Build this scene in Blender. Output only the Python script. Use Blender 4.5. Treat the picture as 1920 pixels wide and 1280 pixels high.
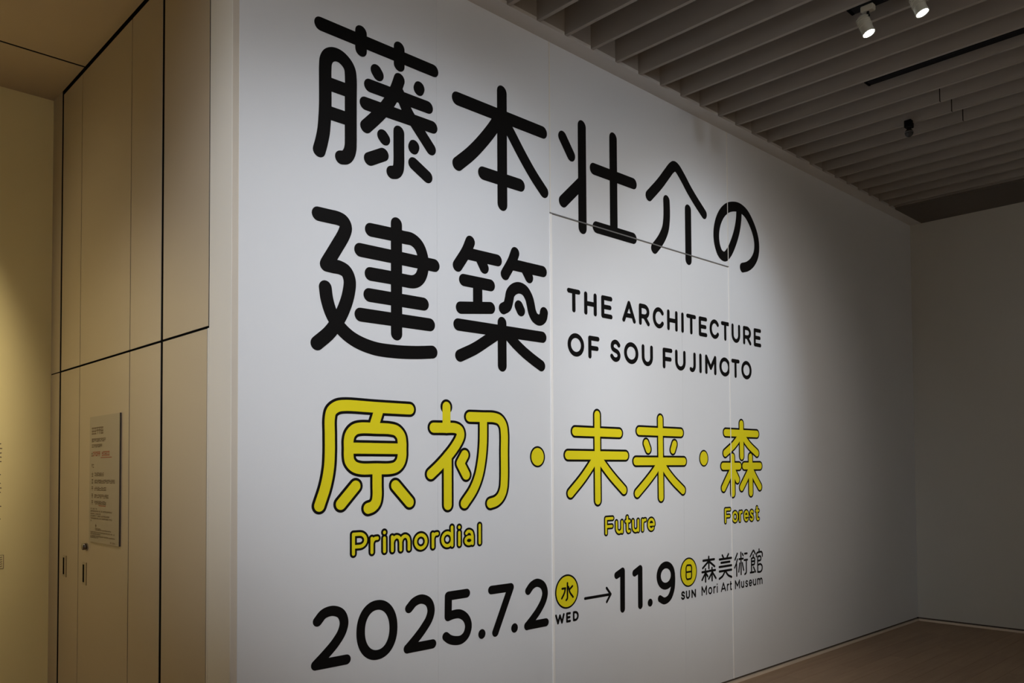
import bpy, bmesh, math, random
from mathutils import Matrix, Vector
from mathutils.geometry import delaunay_2d_cdt

for o in list(bpy.data.objects):
    bpy.data.objects.remove(o, do_unlink=True)
S = bpy.context.scene
COL = S.collection
random.seed(4)

# ---------------------------------------------------------------- camera
cd = bpy.data.cameras.new('camera')
cam = bpy.data.objects.new('camera', cd)
COL.objects.link(cam)
cd.sensor_fit = 'HORIZONTAL'
cd.sensor_width = 36.0
cd.lens = 1551.44 / 1920 * 36
cd.shift_x = -(1013.95 - 960) / 1920
cd.shift_y = (832.54 - 640) / 1920
cd.clip_start = 0.05
R = ((0.71073132, -0.70342887, -0.00698672), (0.01626973, 0.02636623, -0.99951994), (0.7032754, 0.71027646, 0.0301839))
m = Matrix(((R[0][0], -R[1][0], -R[2][0], 0), (R[0][1], -R[1][1], -R[2][1], 0), (R[0][2], -R[1][2], -R[2][2], 1.6), (0, 0, 0, 1)))
cam.matrix_world = m
S.camera = cam

# ---------------------------------------------------------------- view, world, lights
S.view_settings.view_transform = 'Standard'
S.view_settings.look = 'None'
S.view_settings.gamma = 1
S.view_settings.use_curve_mapping = False
S.view_settings.exposure = 0.0
w = bpy.data.worlds.new('world')
S.world = w
w.use_nodes = True
w.node_tree.nodes['Background'].inputs[0].default_value = (0.9, 0.95, 1.0, 1)
w.node_tree.nodes['Background'].inputs[1].default_value = 0.01


def spot(name, loc, aim, watt, size, blend, col, rad=0.03):
    l = bpy.data.lights.new(name, 'SPOT')
    l.energy = watt
    l.spot_size = math.radians(size)
    l.spot_blend = blend
    l.color = col
    l.shadow_soft_size = rad
    o = bpy.data.objects.new(name, l)
    COL.objects.link(o)
    o.location = loc
    o.rotation_euler = (Vector(aim) - Vector(loc)).to_track_quat('-Z', 'Y').to_euler()
    return o


COOL = (0.93, 0.965, 1.0)
LAMP_W = 22
WARM = (1.0, 0.80, 0.50)
LIGHTS = [  # name, place, aim, watt, cone, blend, colour, radius
    ('gallery_spot', (-2.1, 0.1, 4.0), (2.1, 3.4, 2.1), 325, 31, 1.0, (1.0, 0.99, 0.985), 0.06),
    ('gallery_spot', (-2.1, 0.1, 4.0), (3.0, 3.4, 2.2), 355, 43, 1.0, (0.95, 0.975, 1.0), 0.06),
    ('gallery_spot', (2.4, 0.0, 4.05), (2.7, 3.4, 2.2), 158, 54, 1.0, (0.88, 0.93, 1.0), 0.06),
    ('gallery_spot', (2.4, -0.8, 4.05), (3.6, 3.4, 1.6), 85, 60, 1.0, (1.0, 0.93, 0.84), 0.06),
    ('gallery_spot', (4.9, -0.3, 4.0), (5.0, 3.4, 2.3), 165, 46, 0.8, (0.86, 0.93, 1.0), 0.06),
    ('gallery_spot', (3.6, -1.6, 3.72), (5.2, 3.4, 2.0), 245, 50, 1.0, (1.0, 0.88, 0.74), 0.06),
    ('gallery_spot', (3.6, -0.3, 4.0), (4.3, 3.4, 2.6), 55, 60, 0.8, (0.86, 0.93, 1.0), 0.06),
    ('corridor_spot', (0.9, 4.2, 3.9), (0.2, 6.12, 2.15), 430, 59, 1.0, (1.0, 0.88, 0.63), 0.06),
    ('corridor_spot', (0.4, 4.5, 3.9), (0.5, 6.12, 1.7), 50, 44, 1.0, (1.0, 0.88, 0.60), 0.06),
    ('corridor_spot', (-1.5, 4.6, 3.9), (1.53, 5.2, 2.4), 26, 50, 1.0, (1.0, 0.88, 0.68), 0.06),
    ('corridor_spot', (0.4, 4.6, 3.9), (0.4, 4.6, 0.0), 45, 110, 1.0, (1.0, 0.86, 0.68), 0.06),  # unseen downlight, added to lift the corridor by floor bounce
    ('room_fill', (1.0, -2.0, 4.0), (1.0, -2.0, 0.0), 300, 110, 1.0, (1.0, 0.92, 0.84), 0.1),  # added fill: unseen downlight for ambient bounce off the floor
    ('room_fill', (0.0, -2.6, 4.0), (0.0, -5.0, 2.0), 1900, 80, 1.0, (1.0, 0.92, 0.82), 0.1),  # added fill: unseen, bounces ambient light off the rear wall
]  #END
for q in LIGHTS:
    spot(*q)

# ---------------------------------------------------------------- materials
MATS = {}


def mat(name, col, rough=0.6, noise=0.0, nscale=6.0, bump=0.0, bscale=200.0, metal=0.0, emit=None, spec=0.3):
    if name in MATS:
        return MATS[name]
    M = bpy.data.materials.new(name)
    M.use_nodes = True
    nt = M.node_tree
    b = nt.nodes['Principled BSDF']
    b.inputs['Base Color'].default_value = (*col, 1)
    b.inputs['Roughness'].default_value = rough
    b.inputs['Metallic'].default_value = metal
    b.inputs['Specular IOR Level'].default_value = spec
    tc = nt.nodes.new('ShaderNodeTexCoord')
    if noise:
        n = nt.nodes.new('ShaderNodeTexNoise')
        n.inputs['Scale'].default_value = nscale
        n.inputs['Detail'].default_value = 5
        nt.links.new(tc.outputs['Object'], n.inputs['Vector'])
        mx = nt.nodes.new('ShaderNodeMix')
        mx.data_type = 'RGBA'
        mx.inputs['A'].default_value = (*[c * (1 - noise) for c in col], 1)
        mx.inputs['B'].default_value = (*[min(1, c * (1 + noise)) for c in col], 1)
        nt.links.new(n.outputs['Fac'], mx.inputs['Factor'])
        nt.links.new(mx.outputs['Result'], b.inputs['Base Color'])
    if bump:
        n2 = nt.nodes.new('ShaderNodeTexNoise')
        n2.inputs['Scale'].default_value = bscale
        nt.links.new(tc.outputs['Object'], n2.inputs['Vector'])
        bp = nt.nodes.new('ShaderNodeBump')
        bp.inputs['Strength'].default_value = bump
        bp.inputs['Distance'].default_value = 0.002
        nt.links.new(n2.outputs['Fac'], bp.inputs['Height'])
        nt.links.new(bp.outputs['Normal'], b.inputs['Normal'])
    if emit:
        b.inputs['Emission Color'].default_value = (*emit[0], 1)
        b.inputs['Emission Strength'].default_value = emit[1]
    MATS[name] = M
    return M


WHITE = mat('white_wall_sheet', (0.755, 0.785, 0.835), 0.62, 0.012, 3, 0.12, 260, spec=0.25)
PAINT = mat('white_corner_paint', (0.80, 0.79, 0.76), 0.6, 0.015, 3, 0.1, 200)
STRIP = mat('bare_board_edge', (0.62, 0.57, 0.50), 0.7, 0.03, 8)
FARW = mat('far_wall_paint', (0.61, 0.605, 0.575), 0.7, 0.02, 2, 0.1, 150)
PANEL = mat('beige_panel', (0.52, 0.45, 0.36), 0.42, 0.02, 2.5, 0.08, 220, spec=0.35)
YELLOW = mat('yellow_wall_paint', (0.76, 0.65, 0.34), 0.75, 0.02, 2, 0.1, 150)
CEILP = mat('corridor_ceiling_board', (0.55, 0.46, 0.36), 0.75, 0.02, 2)
SLAT = mat('warm_grey_slat', (0.36, 0.33, 0.30), 0.65, 0.05, 3)
SLATD = mat('dark_soffit', (0.15, 0.135, 0.12), 0.7)  # darker tone, used for the far soffit only
GAPC = mat('skirting_gap_shade', (0.10, 0.08, 0.065), 0.9)  # shade of the recess above the skirting, put into the colour
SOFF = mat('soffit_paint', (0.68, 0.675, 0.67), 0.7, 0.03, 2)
DARK = mat('dark_void', (0.006, 0.006, 0.006), 1.0, spec=0.0)
BLACK = mat('black_vinyl', (0.006, 0.0055, 0.0055), 0.5, spec=0.10)
YEL = mat('yellow_vinyl', (0.82, 0.72, 0.018), 0.5, spec=0.12)
EDGE = mat('white_sheet_edge', (0.93, 0.93, 0.93), 0.5)
GREY = mat('grey_metal_bead', (0.22, 0.22, 0.22), 0.45, metal=0.3)
BLKM = mat('black_metal', (0.006, 0.006, 0.008), 0.5, spec=0.1)
LAMPW = mat('white_lamp_body', (0.50, 0.48, 0.40), 0.4)
CHROME = mat('polished_metal', (0.22, 0.20, 0.20), 0.22, metal=1.0)
PLATE = mat('pull_plate', (0.42, 0.36, 0.27), 0.4, metal=0.2)
BOARD = mat('sign_board', (0.43, 0.385, 0.32), 0.5)
BOARDE = mat('sign_board_edge', (0.06, 0.05, 0.05), 0.5)
INK = mat('sign_ink', (0.17, 0.12, 0.085), 0.6)
RED = mat('sign_red_ink', (0.36, 0.08, 0.05), 0.6)
BASE = mat('wood_skirting', (0.80, 0.70, 0.58), 0.5, 0.08, 10)
LENS = mat('lamp_lens', (1, 1, 1), 0.3, emit=((0.95, 0.99, 1.0), 60.0))


def wood():
    M = bpy.data.materials.new('oak_floor')
    M.use_nodes = True
    nt = M.node_tree
    b = nt.nodes['Principled BSDF']
    b.inputs['Roughness'].default_value = 0.5
    b.inputs['Specular IOR Level'].default_value = 0.25
    tc = nt.nodes.new('ShaderNodeTexCoord')
    oi = nt.nodes.new('ShaderNodeObjectInfo')
    mp = nt.nodes.new('ShaderNodeMapping')
    mp.inputs['Scale'].default_value = (1.2, 14, 14)
    ad = nt.nodes.new('ShaderNodeVectorMath')
    ad.operation = 'ADD'
    nt.links.new(tc.outputs['Object'], ad.inputs[0])
    cb = nt.nodes.new('ShaderNodeCombineXYZ')
    ml = nt.nodes.new('ShaderNodeMath')
    ml.operation = 'MULTIPLY'
    ml.inputs[1].default_value = 37.0
    nt.links.new(oi.outputs['Random'], ml.inputs[0])
    nt.links.new(ml.outputs[0], cb.inputs[0])
    nt.links.new(ml.outputs[0], cb.inputs[1])
    nt.links.new(cb.outputs[0], ad.inputs[1])
    nt.links.new(ad.outputs[0], mp.inputs['Vector'])
    n = nt.nodes.new('ShaderNodeTexNoise')
    n.inputs['Scale'].default_value = 1.6
    n.inputs['Detail'].default_value = 6
    nt.links.new(mp.outputs[0], n.inputs['Vector'])
    cr = nt.nodes.new('ShaderNodeValToRGB')
    cr.color_ramp.elements[0].position = 0.3
    cr.color_ramp.elements[0].color = (0.405, 0.275, 0.175, 1)
    cr.color_ramp.elements[1].position = 0.75
    cr.color_ramp.elements[1].color = (0.475, 0.325, 0.21, 1)
    nt.links.new(n.outputs['Fac'], cr.inputs[0])
    hs = nt.nodes.new('ShaderNodeHueSaturation')
    mr = nt.nodes.new('ShaderNodeMapRange')
    mr.inputs['To Min'].default_value = 0.95
    mr.inputs['To Max'].default_value = 1.05
    nt.links.new(oi.outputs['Random'], mr.inputs['Value'])
    nt.links.new(mr.outputs[0], hs.inputs['Value'])
    nt.links.new(cr.outputs[0], hs.inputs['Color'])
    nt.links.new(hs.outputs[0], b.inputs['Base Color'])
    return M


WOOD = wood()


# ---------------------------------------------------------------- helpers
def link(name, me, mt, parent=None, kind=None):
    o = bpy.data.objects.new(name, me)
    COL.objects.link(o)
    if mt is not None:
        me.materials.clear()
        me.materials.append(mt)
    if parent is not None:
        o.parent = parent
    if kind:
        o['kind'] = kind
    return o


def box_into(bm, a, b, bev=0.0):
    x0, y0, z0 = a
    x1, y1, z1 = b
    r = bmesh.ops.create_cube(bm, size=1.0)
    for v in r['verts']:
        v.co = Vector(((x0 + x1) / 2 + v.co.x * (x1 - x0), (y0 + y1) / 2 + v.co.y * (y1 - y0), (z0 + z1) / 2 + v.co.z * (z1 - z0)))
    if bev:
        ed = list({e for v in r['verts'] for e in v.link_edges})
        bmesh.ops.bevel(bm, geom=ed, offset=bev, segments=1, affect='EDGES')


def boxes(name, bl, mt, parent=None, kind=None, bev=0.0):
    bm = bmesh.new()
    for a, b in bl:
        box_into(bm, a, b, bev)
    me = bpy.data.meshes.new(name)
    bm.to_mesh(me)
    bm.free()
    return link(name, me, mt, parent, kind)


def empty(name, loc, label=None, cat=None, group=None, kind=None):
    o = bpy.data.objects.new(name, None)
    COL.objects.link(o)
    o.location = loc
    o.empty_display_size = 0.1
    if label:
        o['label'] = label
    if cat:
        o['category'] = cat
    if group:
        o['group'] = group
    if kind:
        o['kind'] = kind
    return o


def cyl_into(bm, p0, p1, r0, r1=None, n=20):
    p0, p1 = Vector(p0), Vector(p1)
    d = p1 - p0
    r = bmesh.ops.create_cone(bm, cap_ends=True, segments=n, radius1=r0, radius2=r0 if r1 is None else r1, depth=d.length)
    q = d.to_track_quat('Z', 'Y').to_matrix().to_4x4()
    bmesh.ops.transform(bm, matrix=Matrix.Translation((p0 + p1) / 2) @ q, verts=r['verts'])


def from_bm(name, bm, mt, parent=None, kind=None):
    me = bpy.data.meshes.new(name)
    bm.to_mesh(me)
    bm.free()
    return link(name, me, mt, parent, kind)


# ---------------------------------------------------------------- the setting
XL, XR = 1.530, 8.880           # end of the title wall, far corner
YW = 3.403                      # plane of the title wall
HC = 4.143                      # underside of slats and soffit
YB, XB = -5.0, -5.0             # walls behind the camera
YC, HCC = 6.12, 4.067           # corridor wall, corridor ceiling

floor = boxes('floor', [((XB, YB, -0.12), (XR + 0.3, YC + 0.3, -0.012))], DARK, kind='structure')
# boards of the floor, running along the title wall
pw, plen = 0.15, 1.82
bmx = bmesh.new()
box_into(bmx, (0, 0, -0.012), (plen - 0.0012, pw - 0.0012, 0), 0.0004)
plank_me = bpy.data.meshes.new('plank')
bmx.to_mesh(plank_me)
bmx.free()
plank_me.materials.append(WOOD)
spots = []
row = 0
y = YW - pw
while y > -0.6:
    x = XR - plen + (row * 0.61) % plen
    bits = []
    while x > 3.4:
        if x + plen <= XR + 0.005:
            bits.append((x, y, plen))
        else:
            bits.append((x, y, XR - x))
        x -= plen
    spots += bits
    y -= pw
    row += 1
spots.sort(key=lambda p: (p[0] - 5) ** 2 + (p[1] - 3.4) ** 2)
for x, y, ln in spots[:300]:
    o = bpy.data.objects.new('plank', plank_me)
    COL.objects.link(o)
    o.parent = floor
    o.location = (x, y, 0)
    o.scale = (ln / plen, 1, 1)
used = {(round(x, 3), round(y, 3)) for x, y, ln in spots[:300]}
rest = bmesh.new()
for x, y, ln in spots[300:]:
    box_into(rest, (x, y, -0.012), (x + ln - 0.0012, y + pw - 0.0012, 0))
xm = min(p[0] for p in spots) - 0.0
row = 0
for k in range(int((YC - YB) / pw) + 1):
    yy = YW - pw * (k + 1)
    if yy < YB:
        break
    if yy > -0.6:
        xe = XR - plen + (k * 0.61) % plen
        while xe > 3.4:
            xe -= plen
        xe += plen
    else:
        xe = XR
    box_into(rest, (XB, yy, -0.012), (xe - 0.0012, yy + pw - 0.0012, 0))
for k in range(int((YC - YW) / pw) + 2):
    yy = YW + pw * k
    box_into(rest, (XB, yy, -0.012), (XL + 0.2, yy + pw - 0.0012, 0))
from_bm('floor_boards', rest, WOOD, floor, 'stuff')

# title wall: block, its bare edge, the white sheets
XD1, XD2 = 2.622, 4.771
wall = boxes('wall_front', [((XL, YW + 0.0015, 0.036), (XR, YW + 0.229, HC + 0.4))], STRIP, kind='structure')
boxes('corner_facing', [((XL - 0.0015, YW + 0.003, 0.036), (XL + 0.001, YW + 0.227, HC + 0.4))], PAINT, wall)
XS1, XS2, ZS = 3.4565, 5.3755, 3.112
boxes('wall_sheet', [((XL + 0.028, YW, 0.037), (XD1 - 0.0004, YW + 0.004, HC))], WHITE, wall)
boxes('wall_sheet', [((XD1 + 0.0004, YW, 0.037), (XS1, YW + 0.004, HC))], WHITE, wall)
boxes('wall_sheet', [((XS1 + 0.003, YW, ZS + 0.006), (XS2, YW + 0.004, HC))], WHITE, wall)
boxes('wall_sheet', [((XS1 + 0.018, YW, 0.037), (XD2 - 0.0004, YW + 0.004, ZS - 0.004))], WHITE, wall)
boxes('wall_sheet', [((XD2 + 0.0004, YW, 0.037), (XS2 - 0.008, YW + 0.004, ZS - 0.004))], WHITE, wall)
boxes('wall_sheet', [((XS2 + 0.002, YW, 0.037), (XR, YW + 0.004, HC))], WHITE, wall)
boxes('trim_3', [((XS1 - 0.001, YW - 0.0035, 0.037), (XS1 + 0.0165, YW + 0.004, ZS - 0.002))], EDGE, kind='structure')
boxes('trim_4', [((XS2 - 0.0085, YW - 0.003, 0.037), (XS2 - 0.0005, YW + 0.004, ZS))], EDGE, kind='structure')
boxes('trim_5', [((XS2 - 0.009, YW - 0.003, ZS + 0.008), (XS2 - 0.0015, YW + 0.004, HC))], PAINT, kind='structure')
boxes('trim_6', [((XS1 + 0.001, YW - 0.0008, ZS + 0.01), (XS1 + 0.010, YW + 0.004, HC))], PAINT, kind='structure')
boxes('trim_7', [((XS1 - 0.002, YW - 0.0036, ZS - 0.001), (XS2 - 0.002, YW + 0.004, ZS + 0.0065))], GREY, kind='structure')
boxes('baseboard_front', [((XL + 0.02, YW - 0.010, 0.0), (XR, YW + 0.02, 0.020))], BASE, kind='structure')
boxes('gap_shade_front', [((XL + 0.02, YW + 0.010, 0.020), (XR, YW + 0.03, 0.036))], GAPC, kind='structure')  # dark strip standing for the shade in the recess over the skirting

# far wall
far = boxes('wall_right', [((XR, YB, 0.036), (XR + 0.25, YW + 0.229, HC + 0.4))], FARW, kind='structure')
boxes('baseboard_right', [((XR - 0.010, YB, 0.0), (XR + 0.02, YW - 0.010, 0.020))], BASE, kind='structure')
boxes('gap_shade_right', [((XR + 0.010, YB, 0.020), (XR + 0.03, YW, 0.036))], GAPC, kind='structure')  # the same painted gap shade along the far wall

# walls behind the camera
boxes('wall_rear', [((XB, YB - 0.2, 0), (XR + 0.25, YB, HC + 0.4))], FARW, kind='structure')
boxes('wall_near', [((XB - 0.2, YB, 0), (XB, YC + 0.2, HC + 0.4))], FARW, kind='structure')
# corridor end wall
boxes('wall_corridor', [((XB, YC, 0), (XL + 0.3, YC + 0.2, HCC + 0.05))], YELLOW, kind='structure')

# panelled wall with hidden doors
lw = boxes('wall_left', [((XL + 0.0025, YW + 0.24, 0.0), (XL + 0.25, YC, HCC + 0.05))], DARK, kind='structure')
G = 0.0050
ZD, ZT = 2.243, 4.040


def panel(name, y0, y1, z0, z1, parent, mt=PANEL, kind=None, x=XL):
    return boxes(name, [((x, y0, z0), (x + 0.004, y1, z1))], mt, parent, kind)


rows = [(0.004, ZD - 0.006), (ZD + 0.006, ZT - 0.008)]
cols = [(3.658, 4.176), (4.208, 4.640 - G), (4.640 + G, 5.500 - G), (5.500 + G, 5.888)]
doors = []
for r, (z0, z1) in enumerate(rows):
    for c, (y0, y1) in enumerate(cols):
        if r == 0 and c in (2, 3):
            d = panel('door_%d' % (c - 1), y0, y1, z0, z1, None, kind='structure')
            doors.append(d)
        else:
            panel('panel', y0 - (0.012 if c == 0 and r == 1 else 0), y1, z0, z1, lw)
panel('panel', 5.925, YC, 0.004, ZD - 0.004, lw)
panel('panel', 5.925, YC, ZD + 0.004, HCC, lw)
boxes('corner_strip', [((XL - 0.001, 3.634, 0.0), (XL + 0.03, 3.649, ZD - 0.005))], PAINT, lw)

# knob, flush pulls
KY, KZ = 5.335, 1.166
bm = bmesh.new()
cyl_into(bm, (XL, KY, KZ), (XL - 0.004, KY, KZ), 0.024, n=28)
from_bm('knob_rose', bm, PLATE, doors[0])
bm = bmesh.new()
cyl_into(bm, (XL - 0.004, KY, KZ), (XL - 0.022, KY, KZ), 0.0185, 0.0195, n=28)
r = bmesh.ops.create_uvsphere(bm, u_segments=28, v_segments=14, radius=0.0195)
for v in r['verts']:
    v.co = Vector((v.co.x * 0.35 + XL - 0.022, v.co.y + KY, v.co.z + KZ))
for f in bm.faces:
    f.smooth = True
from_bm('knob', bm, CHROME, doors[0])
for d, yc, zc in ((doors[0], 5.372, 1.005), (doors[1], 5.770, 1.018)):
    p = boxes('flush_pull', [((XL - 0.0015, yc - 0.038, zc - 0.066), (XL + 0.001, yc + 0.038, zc + 0.066))], PLATE, d, bev=0.0006)
    boxes('finger_slot', [((XL - 0.0022, yc + 0.004, zc - 0.052), (XL + 0.0005, yc + 0.030, zc + 0.052))], DARK, p)
    boxes('slot_edge', [((XL - 0.0024, yc - 0.040, zc - 0.066), (XL + 0.0005, yc - 0.034, zc + 0.066))], INK, p)

# corridor ceiling boards with a dark joint
ceil = boxes('ceiling', [((XB, YB, HC + 0.38), (XR + 0.2, YW + 0.2, HC + 0.5)), ((XB, YW, HCC + 0.04), (XL + 0.3, YC + 0.2, HCC + 0.12))], DARK, kind='structure')
boxes('ceiling_board', [((XB, YW, HCC), (XL + 0.004, 5.464, HCC + 0.02))], CEILP, ceil)
boxes('ceiling_board', [((XB, 5.484, HCC), (XL + 0.004, YC, HCC + 0.02))], CEILP, ceil)
boxes('ceiling_joint', [((XB, 5.464, HCC + 0.002), (XL + 0.004, 5.484, HCC + 0.02))], DARK, ceil)
boxes('ceiling_step', [((XB, YW - 0.02, HCC), (XL, YW, HC + 0.38))], CEILP, ceil)

# soffit round the slatted recess
YE = 3.286
PITCH, X0 = 0.2292, 3.257
NLAST = 21
XLAST = X0 + PITCH * NLAST
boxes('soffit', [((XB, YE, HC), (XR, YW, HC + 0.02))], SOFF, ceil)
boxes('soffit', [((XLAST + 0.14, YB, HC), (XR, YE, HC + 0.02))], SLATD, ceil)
boxes('recess_side', [((XB, YE, HC + 0.02), (XR, YE + 0.02, HC + 0.38))], SLAT, ceil)
boxes('recess_side', [((XLAST + 0.14, YB, HC + 0.02), (XLAST + 0.16, YE, HC + 0.38))], SLAT, ceil)
TH, DEP = 0.024, 0.33
k0 = -34
for k in range(k0, NLAST + 1):
    xc = X0 + PITCH * k
    if k in (12, 13, 14):
        yj = 2.078
        segs = [(YB, yj - 0.0035), (yj + 0.0035, YE)]
        boxes('joint_shade', [((xc - TH / 2 + .003, yj - .0035, HC + .002), (xc + TH / 2 - .003, yj + .0035, HC + DEP))], DARK, ceil)  # dark fill added so the open slat joint reads as shaded
    else:
        segs = [(YB, YE)]
    for ya, yb in segs:
        boxes('slat', [((xc - TH / 2, ya, HC), (xc + TH / 2, yb, HC + DEP))], SLAT, ceil)


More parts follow.
